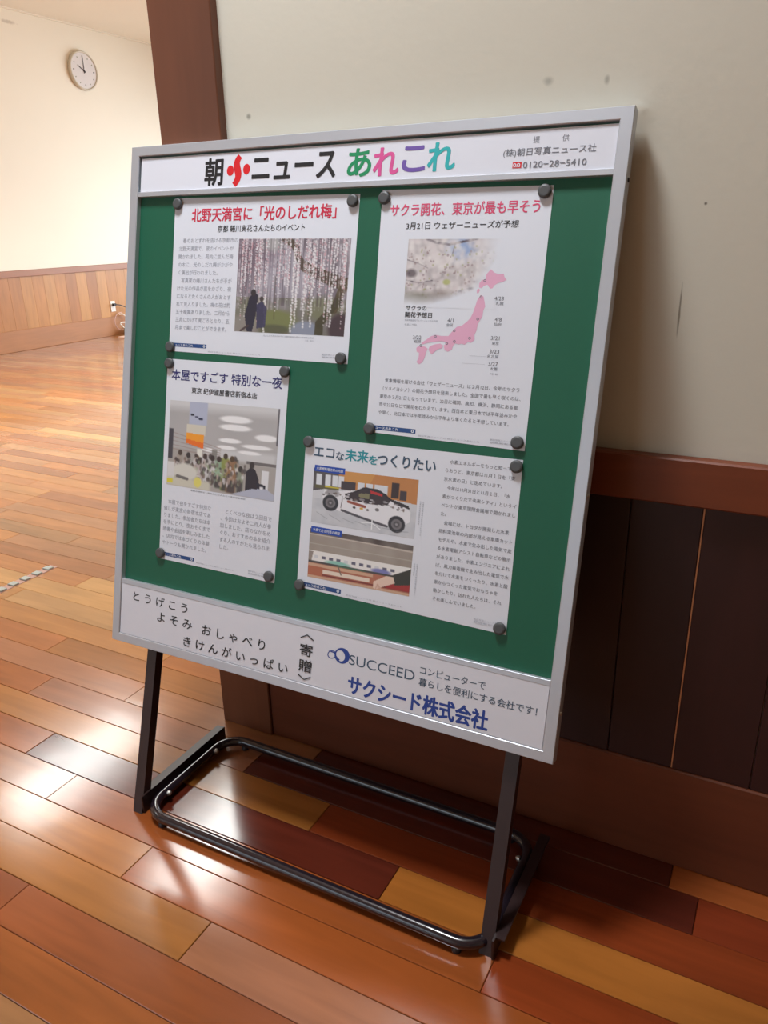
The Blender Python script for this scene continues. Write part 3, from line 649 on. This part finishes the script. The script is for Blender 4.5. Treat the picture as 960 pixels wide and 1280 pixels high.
def pic_train():
    p = Pic(190, 104, (150, 138, 128)); p.poly([(0, 0), (1, 0), (1, .1), (0, .1)], (74, 62, 58)); p.blend(p.noise(9, 4, 7) * (p.Y < .5) * .5, (182, 176, 168)); p.line([(0, .11), (.6, .11), (1, .13)], .007, (196, 186, 176)); p.line([(0, .3), (1, .3)], .005, (176, 168, 158))
    p.rect(0, .44, 1, .66, (232, 230, 228)); p.poly([(0, .46), (.05, .46), (.03, .66), (0, .66)], (150, 138, 130))
    for k in range(11): p.rect(.06 + .075 * k, .53, .1 + .075 * k, .59, (84, 82, 104) if k % 4 else (206, 208, 214), .9)
    p.ell(.3, .63, .12, .05, (130, 190, 176), .5, .9); p.ell(.72, .62, .09, .05, (110, 112, 176), .5, .9); p.rect(0, .65, 1, .69, (70, 66, 66)); p.ell(.42, .68, .16, .02, (60, 120, 90), .4, .7)
    p.rect(0, .69, 1, 1, (176, 108, 84)); p.rect(0, .7, .65, .76, (204, 164, 136)); p.rect(.15, .8, .62, .88, (228, 212, 196)); p.rect(0, .76, .15, .98, (178, 104, 74), .9, .02); p.rect(.15, .9, 1, .93, (120, 52, 48)); p.rect(.78, .78, 1, .92, (160, 44, 42))
    p.rect(.0, .95, 1, 1, (206, 178, 150), .8); p.line([(.31, .7), (.34, .84)], .006, (120, 100, 90)); p.poly([(.82, .66), (1, .46), (1, .78), (.86, .84)], (54, 52, 44)); p.poly([(.66, .84), (.78, .68), (.84, .68), (.86, .8), (.76, .9), (.68, 1), (.66, .96)], (226, 198, 182))
    for k in range(3): p.line([(.7, .88), (.68 + .035 * k, 1.0)], .006, (206, 168, 150))
    return p
def pic_sakura():
    p = Pic(170, 120, (206, 200, 202)); r = np.random.default_rng(12); p.blend(p.noise(7, 6, 3, 3) ** 1.5, (150, 142, 146)); p.ell(.6, .16, .14, .17, (150, 172, 212), .9, .9); p.ell(.5, .12, .08, .12, (168, 184, 214), .9, .6)
    for q, wd in (([(.2, .0), (.3, .05), (.45, .08), (.6, .04), (.75, .0)], .012), ([(0, .3), (.14, .36), (.24, .42)], .006), ([(0, .6), (.15, .64), (.3, .6)], .006), ([(.45, .38), (.5, .2), (.52, .05)], .005), ([(.6, .75), (.75, .7), (.86, .68)], .012)): p.line(q, wd, (84, 76, 86), .85)
    for k in range(620):
        x, y_ = r.random(), r.random(); rr_ = .014 + .02 * r.random(); cc = [(224, 218, 218), (214, 204, 206), (232, 229, 228)][r.integers(3)]; p.ell(x, y_, rr_, rr_ * 1.4, cc, 1.3, .42)
    for k in range(120):
        x, y_ = r.random(), .1 + .75 * r.random(); p.ell(x, y_, .007 + .006 * r.random(), .01 + .01 * r.random(), [(144, 124, 128), (160, 140, 138), (164, 164, 120)][r.integers(3)], .6, .6)
    p.ell(.06, .5, .06, .06, (70, 60, 66), .7, .7); p.ell(.14, .88, .2, .1, (120, 116, 104), .8, .75); p.ell(.42, .86, .14, .12, (130, 120, 116), .8, .65); p.ell(.46, .62, .04, .04, (170, 176, 96), .6, .7)
    f_ = np.clip((p.X - .72) / .27, 0, 1) + np.clip((p.Y - .80 + .18 * np.abs(p.X - .2)) / .2, 0, 1) + .7 * np.clip((p.X + p.Y - 1.25) / .3, 0, 1); p.blend(np.clip(f_ * 1.1 - .05 + (p.noise(8, 8, 9) - .5) * .3 * (f_ > .05), 0, 1), PAPER)
    return p

# ------------------------------------------------------------------ the four sheets
N1, NP, NT = .0108, .01065, .01055
def sheet(corners, label):
    tl, tr_, bl, br = corners; c = P((tl[0] + br[0]) / 2, (tl[1] + br[1]) / 2, N1)
    root = empty('news_sheet', c, label, 'poster', 'news sheets pinned to the green board')
    b = MB(); q = [bl, br, tr_, tl]; nx = 8; vs = []; fs = []
    for n in (N1, .0111):
        for (x, y_) in q: vs.append(P(x, y_, n))
    b.hexa([vs[4], vs[5], vs[6], vs[7], vs[0], vs[1], vs[2], vs[3]]); b.build('paper', M['paper'], root); return root
def strip(root, x0, y0, x1, y1, tilt=0):
    letter(root, 'caption_strip', M['strip'], NP, [rect(x0, y0, x1, y1)], 'dark blue caption strip')
    h = y1 - y0; letter(root, 'strip_lettering', M['paper'], NT, [fit('ニュースあれこれ', x0 + .0025, x0 + (x1 - x0) * .62, (y0 + y1) / 2, h * .62, .02), ring(x1 - h * .75, (y0 + y1) / 2, h * .36, h * .36, h * .16, h * .2, n=16)])
def tiny(s, x0, x1, yc, h=.0032): return fit(s, x0, x1, yc, h)

s1 = sheet([(.1119, .9323), (.532, .9258), (.1138, .6331), (.5337, .6302)], 'landscape news sheet with crimson headline and photo of hanging plum-blossom lights')
letter(s1, 'title_lettering', M['crimson'], NT, [fit('北野天満宮に「光のしだれ梅」', .1560, .4860, .8985, .0255, .022)], 'crimson headline')
letter(s1, 'subtitle_lettering', M['black'], NT, [fit('京都 蜷川実花さんたちのイベント', .2216, .4217, .8715, .0130, .010)])
pic_plum().build('photo_print', [(.2748, .8525), (.5214, .8503), (.276, .6789), (.5216, .6787)], NP, s1, 'printed photo of people under strings of plum-blossom lights')
body1 = ['　春のおとずれを告げる京都市の', '北野天満宮で、夜のイベントが', '開かれました。苑内に並んだ梅', 'の木に、光のしだれ梅がかがや', 'く演出が行われました。', '　写真家の蜷川さんたちが手が', 'けた光の作品が庭をかざり、夜', 'になるとたくさんの人がおとず', 'れて見入りました。梅の花は約', '五十種類ありました。二月から', '三月にかけて見ごろとなり、五', '月まで楽しむことができます。']
letter(s1, 'body_text', M['inkl'], NT, [line(s, .1265, .8550 - k * .01535, .0099, .985) for k, s in enumerate(body1)])
letter(s1, 'small_print', M['inkl'], NT, [tiny('光のしだれ梅がかがやく北野天満宮の苑内＝京都市上京区', .345, .458, .6735), tiny('写真・朝日', .440, .4575, .6680, .003), tiny('朝日写真ニュース社 朝小ニュースあれこれ', .214, .341, .6365, .0028), tiny('朝日写真ニュース社', .478, .518, .6447), tiny('禁無断転載', .478, .518, .6400)])
strip(s1, .1205, .6425, .2095, .6500)

s2 = sheet([(.5761, .9305), (.878, .9267), (.5835, .5132), (.879, .5092)], 'portrait news sheet with rose headline, cherry blossom picture and pink map')
letter(s2, 'title_lettering', M['rose'], NT, [fit('サクラ開花、東京が最も早そう', .5948, .8594, .8960, .0205, .018)], 'rose headline')
letter(s2, 'subtitle_lettering', M['black'], NT, [fit('3月21日 ウェザーニューズが予想', .6277, .8278, .8695, .0120, .008)])
pic_sakura().build('photo_print', [(.6344, .8479), (.8020, .8465), (.636, .7340), (.802, .7340)], NP, s2, 'printed cherry blossom picture fading into the paper')
def MP(pts):  # picture-map outline given on a 960-wide tracing of the sheet
    return [(.7999 + (x - 770) * .000240 + (y - 500) * .0000150, .7520 - (y - 500) * .0002265 - (x - 770) * -.0000010) for x, y in pts]
jp = [[(735, 295), (760, 318), (790, 330), (828, 326), (835, 352), (850, 368), (820, 385), (790, 392), (765, 408), (752, 430), (735, 432), (715, 405), (690, 412), (675, 430), (655, 425), (655, 395), (672, 372), (700, 365), (705, 330)],
      [(668, 478), (690, 488), (700, 530), (705, 560), (692, 590), (688, 630), (670, 660), (655, 690), (650, 730), (635, 765), (638, 800), (612, 822), (590, 818), (565, 838), (540, 832), (520, 838), (495, 832), (478, 850), (470, 880), (440, 895), (415, 885), (408, 850), (430, 832), (400, 820), (360, 822), (320, 830), (280, 838), (240, 852), (232, 840), (270, 815), (300, 790), (340, 775), (385, 782), (440, 780), (460, 755), (478, 735), (500, 712), (540, 700), (575, 672), (600, 645), (618, 605), (632, 560), (645, 515)],
      [(300, 860), (340, 845), (380, 838), (402, 850), (395, 872), (365, 880), (340, 900), (318, 920), (300, 905), (290, 885)],
      [(235, 862), (262, 866), (285, 880), (272, 910), (262, 950), (245, 985), (222, 1000), (200, 985), (215, 950), (218, 915), (198, 905), (195, 878), (215, 862)],
      [(640, 440), (655, 432), (662, 445), (650, 470), (640, 462)]]
def earclip(pts):
    idx = list(range(len(pts))); area_ = sum(pts[i][0] * pts[(i + 1) % len(pts)][1] - pts[(i + 1) % len(pts)][0] * pts[i][1] for i in idx)
    if area_ < 0: idx = idx[::-1]
    out = []
    cr = lambda a, b, c: (b[0] - a[0]) * (c[1] - a[1]) - (b[1] - a[1]) * (c[0] - a[0])
    guard = 0
    while len(idx) > 3 and guard < 2000:
        guard += 1
        for k in range(len(idx)):
            i, j, l = idx[k - 1], idx[k], idx[(k + 1) % len(idx)]; a, b, c = pts[i], pts[j], pts[l]
            if cr(a, b, c) <= 0: continue
            if any(cr(a, b, pts[q]) >= 0 and cr(b, c, pts[q]) >= 0 and cr(c, a, pts[q]) >= 0 for q in idx if q not in (i, j, l)): continue
            out.append((i, j, l)); idx.pop(k); break
        else: break
    if len(idx) == 3: out.append(tuple(idx))
    return out
letter(s2, 'printed_map', M['map'], .01060, [('poly', MP(q), earclip(MP(q))) for q in jp], 'pink map of the Japanese islands')
dots = MP([(655, 650), (600, 790), (483, 740), (487, 818), (430, 835), (340, 788), (230, 860), (672, 492), (695, 375)])
letter(s2, 'map_dots', M['ink'], NT, [ring(x, y_, .0024, .0024, .0013, .0013, n=12) for x, y_ in dots])
letter(s2, 'map_lettering', M['black'], NT, [fit('サクラの', .6407, .6798, .7330, .0078, .012), fit('開花予想日', .6405, .6912, .7215, .0092, .012)])
letter(s2, 'map_dates', M['ink'], NT, [fit('4/28', .7999, .8160, .7520, .0062), fit('札幌', .8032, .8163, .7440, .0055), fit('4/8', .8042, .8160, .7185, .0064), fit('仙台', .8037, .8166, .7108, .0055), fit('3/21', .8009, .8159, .6882, .0064), fit('東京', .8035, .8155, .6800, .0055), fit('3/23', .8010, .8176, .6665, .0064), fit('名古屋', .7975, .8173, .6583, .0055), fit('3/27', .8010, .8176, .6463, .0064), fit('大阪', .8047, .8179, .6385, .0055), fit('4/1', .7206, .7316, .7143, .0062), fit('金沢', .7193, .7312, .7065, .0052), fit('3/22', .6591, .6751, .6835, .0064), fit('福岡', .6618, .6745, .6768, .0052)])
letter(s2, 'small_print', M['inkl'], NT, [tiny('気象情報会社ウェザーニューズの予想', .6405, .7023, .7122, .0034), tiny('を基に作製', .6407, .6640, .7045, .0034), tiny('写真・朝日', .806, .820, .6300), rect(.766, .7695 - .112, .795, .7698 - .112), rect(.755, .6445, .795, .6448), tiny('朝日写真ニュース社 朝小ニュースあれこれ', .686, .80, .5160, .0028), tiny('朝日写真ニュース社', .818, .859, .5222), tiny('禁無断転載', .818, .859, .5175)])
body2 = ['　気象情報を届ける会社「ウェザーニューズ」は２月12日、今年のサクラ', '（ソメイヨシノ）の開花予想日を発表しました。全国で最も早く咲くのは、', '東京の３月21日となっています。22日に福岡、高知、横浜、静岡にある都', '市や23日などで開花をむかえています。西日本と東日本では平年並みかや', 'や早く、北日本では平年並みから平年より早くなると予想しています。']
letter(s2, 'body_text', M['ink'], NT, [line(s, .6045, .6105 - k * .0142, .00775, 1.0) for k, s in enumerate(body2)])
strip(s2, .5925, .5185, .6807, .5262)

s3 = sheet([(.1118, .6174), (.4097, .6177), (.1141, .2001), (.4092, .1997)], 'portrait news sheet with navy headline and photo of a crowded bookshop')
letter(s3, 'title_lettering', M['navy'], NT, [fit('本屋ですごす 特別な一夜', .1248, .3957, .5865, .0215, .018)], 'navy headline')
letter(s3, 'subtitle_lettering', M['black'], NT, [fit('東京 紀伊國屋書店新宿本店', .1785, .3399, .5580, .0122, .012)])
pic_store().build('photo_print', [(.1244, .5343), (.3955, .5383), (.1247, .3596), (.3951, .3591)], NP, s3, 'printed photo of a crowd in a bright shop under an orange banner')
b3a = ['　本屋で夜をすごす特別な', '催しが東京の新宿本店であ', 'りました。参加者たちは本', 'を手にとり、夜おそくまで', '読書や会話を楽しみました', '。店内では本づくりの体験', 'やトークも開かれました。']
b3b = ['　とくべつな夜は２回目で', '、今回はおよそ二百人が参', '加しました。店のなかをめ', 'ぐり、おすすめの本を紹介', 'する人のすがたも見られま', 'した。']
letter(s3, 'body_text', M['inkl'], NT, [line(s, .1205, .3295 - k * .0146, .0104) for k, s in enumerate(b3a)] + [line(s, .2690, .3290 - k * .0146, .0104) for k, s in enumerate(b3b)])
letter(s3, 'small_print', M['ink'], NT, [tiny('本屋の特別な一夜を楽しむ人たち＝東京都新宿区', .189, .328, .3550, .0034)])
letter(s3, 'small_print', M['inkl'], NT, [tiny('朝日写真ニュース社 朝小ニュースあれこれ', .214, .311, .2075, .0028), tiny('朝日写真ニュース社', .345, .384, .2135), tiny('禁無断転載', .345, .384, .2085)])
strip(s3, .1185, .2085, .2076, .2160)

s4 = sheet([(.4577, .4912), (.8784, .4946), (.4615, .2032), (.8828, .1974)], 'landscape news sheet with blue-green headline and photos of a cutaway car and a model train')
letter(s4, 'title_lettering', M['slate'], NT, [fit('エコ', .4782, .5212, .4660, .0170, .024), fit('な', .5257, .5419, .4632, .0150, .022), fit('つくりたい', .6118, .7253, .4665, .0210, .022)], 'slate blue part of the headline')
letter(s4, 'title_lettering', M['teal2'], NT, [fit('未来', .5450, .5929, .4675, .0215, .026), fit('を', .5943, .6110, .4635, .0155, .022)], 'blue-green part of the headline')
pic_car().build('photo_print', [(.4802, .4359), (.6962, .4391), (.4824, .3329), (.6973, .3334)], NP, s4, 'printed photo of a white cutaway car')
pic_train().build('photo_print', [(.492 - .0105, .3210), (.6975, .3215), (.4835, .2270), (.6980, .2290)], NP, s4, 'printed photo of a hand reaching to a model train')
letter(s4, 'photo_tag', M['tagb'], .0106, [rect(.4817, .4300, .5472, .4415)], 'bright blue caption tag over the car photo')
letter(s4, 'photo_tag', M['tagb'], .0106, [rect(.4840, .3140, .5507, .3255)], 'bright blue caption tag over the train photo')
letter(s4, 'tag_lettering', M['paper'], .0105, [fit('水素燃料電池車の内部', .4860, .5430, .4357, .0056, .015), fit('水素で走る列車の模型', .4883, .5467, .3197, .0056, .015)])
body4 = ['　水素エネルギーをもっと知っても', 'らおうと、東京都は11月１日を「東', '京水素の日」と定めています。', '　今年は10月31日と11月１日、「水', '素がつくりだす未来シティ」というイ', 'ベントが東京国際会議場で開かれまし', 'た。', '　会場には、トヨタが開発した水素', '燃料電池車の内部が見える車両カット', 'モデルや、水素で生み出した電気で走', 'る水素電動アシスト自転車などの展示', 'がありました。水素エンジニアによれ', 'ば、風力発電機で生み出した電気で水', 'を分けて水素をつくったり、水素と酸', '素からつくった電気でおもちゃを', '動かしたり。訪れた人たちは、それ', 'ぞれ楽しんでいました。']
letter(s4, 'body_text', M['ink'], NT, [line(s, .7425, .4810 - k * .01515, .0076 if len(s) > 17 else .0079, 1.0) for k, s in enumerate(body4)])
def vert(s, x, y1, size): return [fit(ch, x - size * .42, x + size * .42, y1 - i * size * 1.05, size * .8) for i, ch in enumerate(s)]
letter(s4, 'small_print', M['inkl'], NT, vert('水素燃料電池車の車両カットモデル', .7085, .4010, .0037) + vert('江東区の東京国際会議場', .7030, .4010, .0037) + vert('水素で走る列車の模型を動かす人', .7085, .2890, .0037) + vert('会議場で写す', .7030, .2890, .0037) +
       [tiny('朝日写真ニュース社 朝小ニュースあれこれ', .570, .688, .2075, .0028), tiny('朝日写真ニュース社', .823, .866, .2140), tiny('禁無断転載', .823, .866, .2090)])
strip(s4, .4710, .2070, .5587, .2152)
run_jobs()

# ------------------------------------------------------------------ magnets
sheets = ['plum-blossom light sheet', 'cherry blossom and map sheet', 'crowded bookshop sheet', 'cutaway car sheet']
cornn = ['top left', 'top right', 'bottom left', 'bottom right']
mags = [[0.1209, 0.9203], [0.5198, 0.9137], [0.119, 0.6414], [0.5207, 0.6395], [0.5822, 0.9163], [0.8651, 0.9171], [0.5911, 0.5191], [0.8662, 0.5219],
        [0.1188, 0.6081], [0.4016, 0.6084], [0.1195, 0.2126], [0.397, 0.2117], [0.466, 0.483], [0.8694, 0.4827], [0.4689, 0.2082], [0.8713, 0.207]]
m0 = None
for i, (u, v) in enumerate(mags):
    if m0 is None:
        b = MB(); b.disc(P(u, v, .0104), -NN, [(.0098, 0), (.0108, .0012), (.0108, .0052), (.0098, .0066), (.0070, .0072)], 28); o = b.build('magnet', M['magnet'], None, P(u, v, .0104)); m0 = o
    else:
        o = m0.copy(); COL.objects.link(o); o.location = P(u, v, .0104)
    tag(o, 'round dark grey magnet at the %s corner of the %s' % (cornn[i % 4], sheets[i // 4]), 'magnet', 'round magnets holding the sheets')

# ------------------------------------------------------------------ clock on the back wall
cx, cy, cz = XB, 7.122, 2.879
ck = empty('wall_clock', (cx, cy, cz), 'round white wall clock high on the cream back wall showing ten', 'clock')
b = MB(); b.disc((cx, cy, cz), (1, 0, 0), [(.178, 0), (.196, .008), (.198, .034), (.190, .046), (.180, .044), (.176, .034)], 48); b.build('rim', M['clockrim'], ck)
b = MB(); b.disc((cx, cy, cz), (1, 0, 0), [(.1755, .030), (.1755, .0352)], 48); b.build('dial', M['clock'], ck)
for h in range(12):
    a = math.radians(30 * h); dy, dz = math.sin(a), math.cos(a); ln_ = .018 if h % 3 == 0 else .013; b = MB()
    c0 = Vector((cx + .0354, cy, cz)); r1 = .150; q = []
    for rr_, ww in ((r1 - ln_, -.005), (r1 - ln_, .005), (r1, .005), (r1, -.005)): q.append(c0 + Vector((0, dy * rr_ + dz * ww, dz * rr_ - dy * ww)))
    b.hexa([x_ for x_ in q] + [x_ + Vector((.0012, 0, 0)) for x_ in q]); b.build('hour_mark', M['pgrey'] if h % 3 else M['dark'], ck)
for nm, ang, ln_, ww in (('minute_hand', 0, .135, .0045), ('hour_hand', -60, .095, .0065)):
    a = math.radians(ang); dy, dz = math.sin(a), math.cos(a); c0 = Vector((cx + (.040 if nm == 'minute_hand' else .0375), cy, cz)); b = MB(); q = []
    for rr_, w_ in ((-.025, -ww), (-.025, ww), (ln_, ww * .6), (ln_, -ww * .6)): q.append(c0 + Vector((0, dy * rr_ + dz * w_, dz * rr_ - dy * w_)))
    b.hexa(q + [x_ + Vector((.0015, 0, 0)) for x_ in q]); b.build(nm, M['dark'], ck)
b = MB(); b.disc((cx + .0355, cy, cz), (1, 0, 0), [(.009, 0), (.009, .008), (.006, .0085)], 14); b.build('hub', M['dark'], ck)

# ------------------------------------------------------------------ outlet, cords, small box by the back wall
oy, oz = 7.095, .345
ot = empty('wall_outlet', (XB + .009, oy, oz), 'white wall outlet on the wooden panelling of the back wall', 'outlet')
b = MB(); b.cbox(XB + .009, XB + .017, oy - .036, oy + .036, oz - .062, oz + .062, .002); b.build('cover_plate', M['cordw'], ot)
b = MB(); b.box(XB + .017, XB + .0185, oy - .018, oy + .018, oz - .045, oz - .004); b.build('socket', M['clock'], ot)
pc = empty('black_power_cord', (XB + .02, oy, oz), 'thin black power cord plugged into the white wall outlet', 'cord')
b = MB(); b.cbox(XB + .0188, XB + .052, oy - .018, oy + .022, oz + .004, oz + .034, .003); b.build('plug', M['dark'], pc)
b = MB(); b.tube([(XB + .052, oy + .0 + .01, oz + .02), (XB + .07, oy + .06, oz + .012), (XB + .075, oy + .13, oz - .015), (XB + .08, oy + .22, oz - .04), (XB + .09, oy + .36, oz - .15), (XB + .1, oy + .45, oz - .27), (XB + .12, oy + .52, .012), (XB + .14, oy + .8, .008)], .006, 8); b.build('cable', M['dark'], pc)
wc = [(7.135, .247), (7.19, .245), (7.235, .215), (7.245, .165), (7.215, .145), (7.13, .150), (7.115, .135), (7.16, .085), (7.185, .045)]
b = MB(); b.tube([(XB + .05 + .004 * i, y_, z_) for i, (y_, z_) in enumerate(wc)], .007, 8)
o = b.build('white_cord', M['cordw'], None, (XB + .05, 7.18, .0)); tag(o, 'looped white cord hanging by the back wall below the outlet', 'cord')
b = MB(); th = [math.radians(80 + 10 * k) for k in range(21)]; b.tube([(XB + .045, 7.17 + .11 * math.cos(t_), .16 + .105 * math.sin(t_) * 1.0) for t_ in th], .004, 8)
o = b.build('pink_cord', mat('pale_pink_cord', (214, 170, 158)), None, (XB + .045, 7.12, .1)); tag(o, 'thin pale pink cord curving round behind the white cord', 'cord')
bx = empty('adapter_box', (XB + .14, 7.23, 0), 'small grey-green adapter box on the floor against the back wall', 'adapter')
b = MB(); b.cbox(XB + .09, XB + .19, 7.14, 7.42, 0.001, .085, .008); b.build('housing', M['pgrey'], bx)
b = MB(); b.cbox(XB + .10, XB + .18, 7.17, 7.26, .0, .012, .002); b.build('base_pad', M['dark'], bx)
b = MB(); b.cbox(XB + .22, XB + .34, 6.90, 7.15, 0.001, .012, .003); o = b.build('paper_packet', mat('pale_paper_packet', (240, 206, 186)), None, (XB + .28, 7.02, 0)); tag(o, 'flat pale packet lying on the floor beside the back wall baseboard', 'packet')

# ------------------------------------------------------------------ studded metal strip in the floor
st = empty('floor_stud_strip', (-2.432, 1.6, 0), 'row of small steel studs on a thin strip set in the wooden floor', 'floor strip')
b = MB(); b.cbox(-2.452, -2.412, 1.20, 1.825, .0003, .0016, .0006); b.build('backing_strip', M['studb'], st)
s0 = None
for k in range(12):
    yy = 1.797 - .0515 * k
    if s0 is None:
        b = MB(); b.cbox(-2.449, -2.415, yy - .014, yy + .014, .0017, .0065, .0022); s0 = b.build('stud', M['stud'], st, (-2.432, yy, .0017))
    else:
        o = s0.copy(); COL.objects.link(o); o.parent = st; o.location = Vector((-2.432, yy, .0017)) - st.location
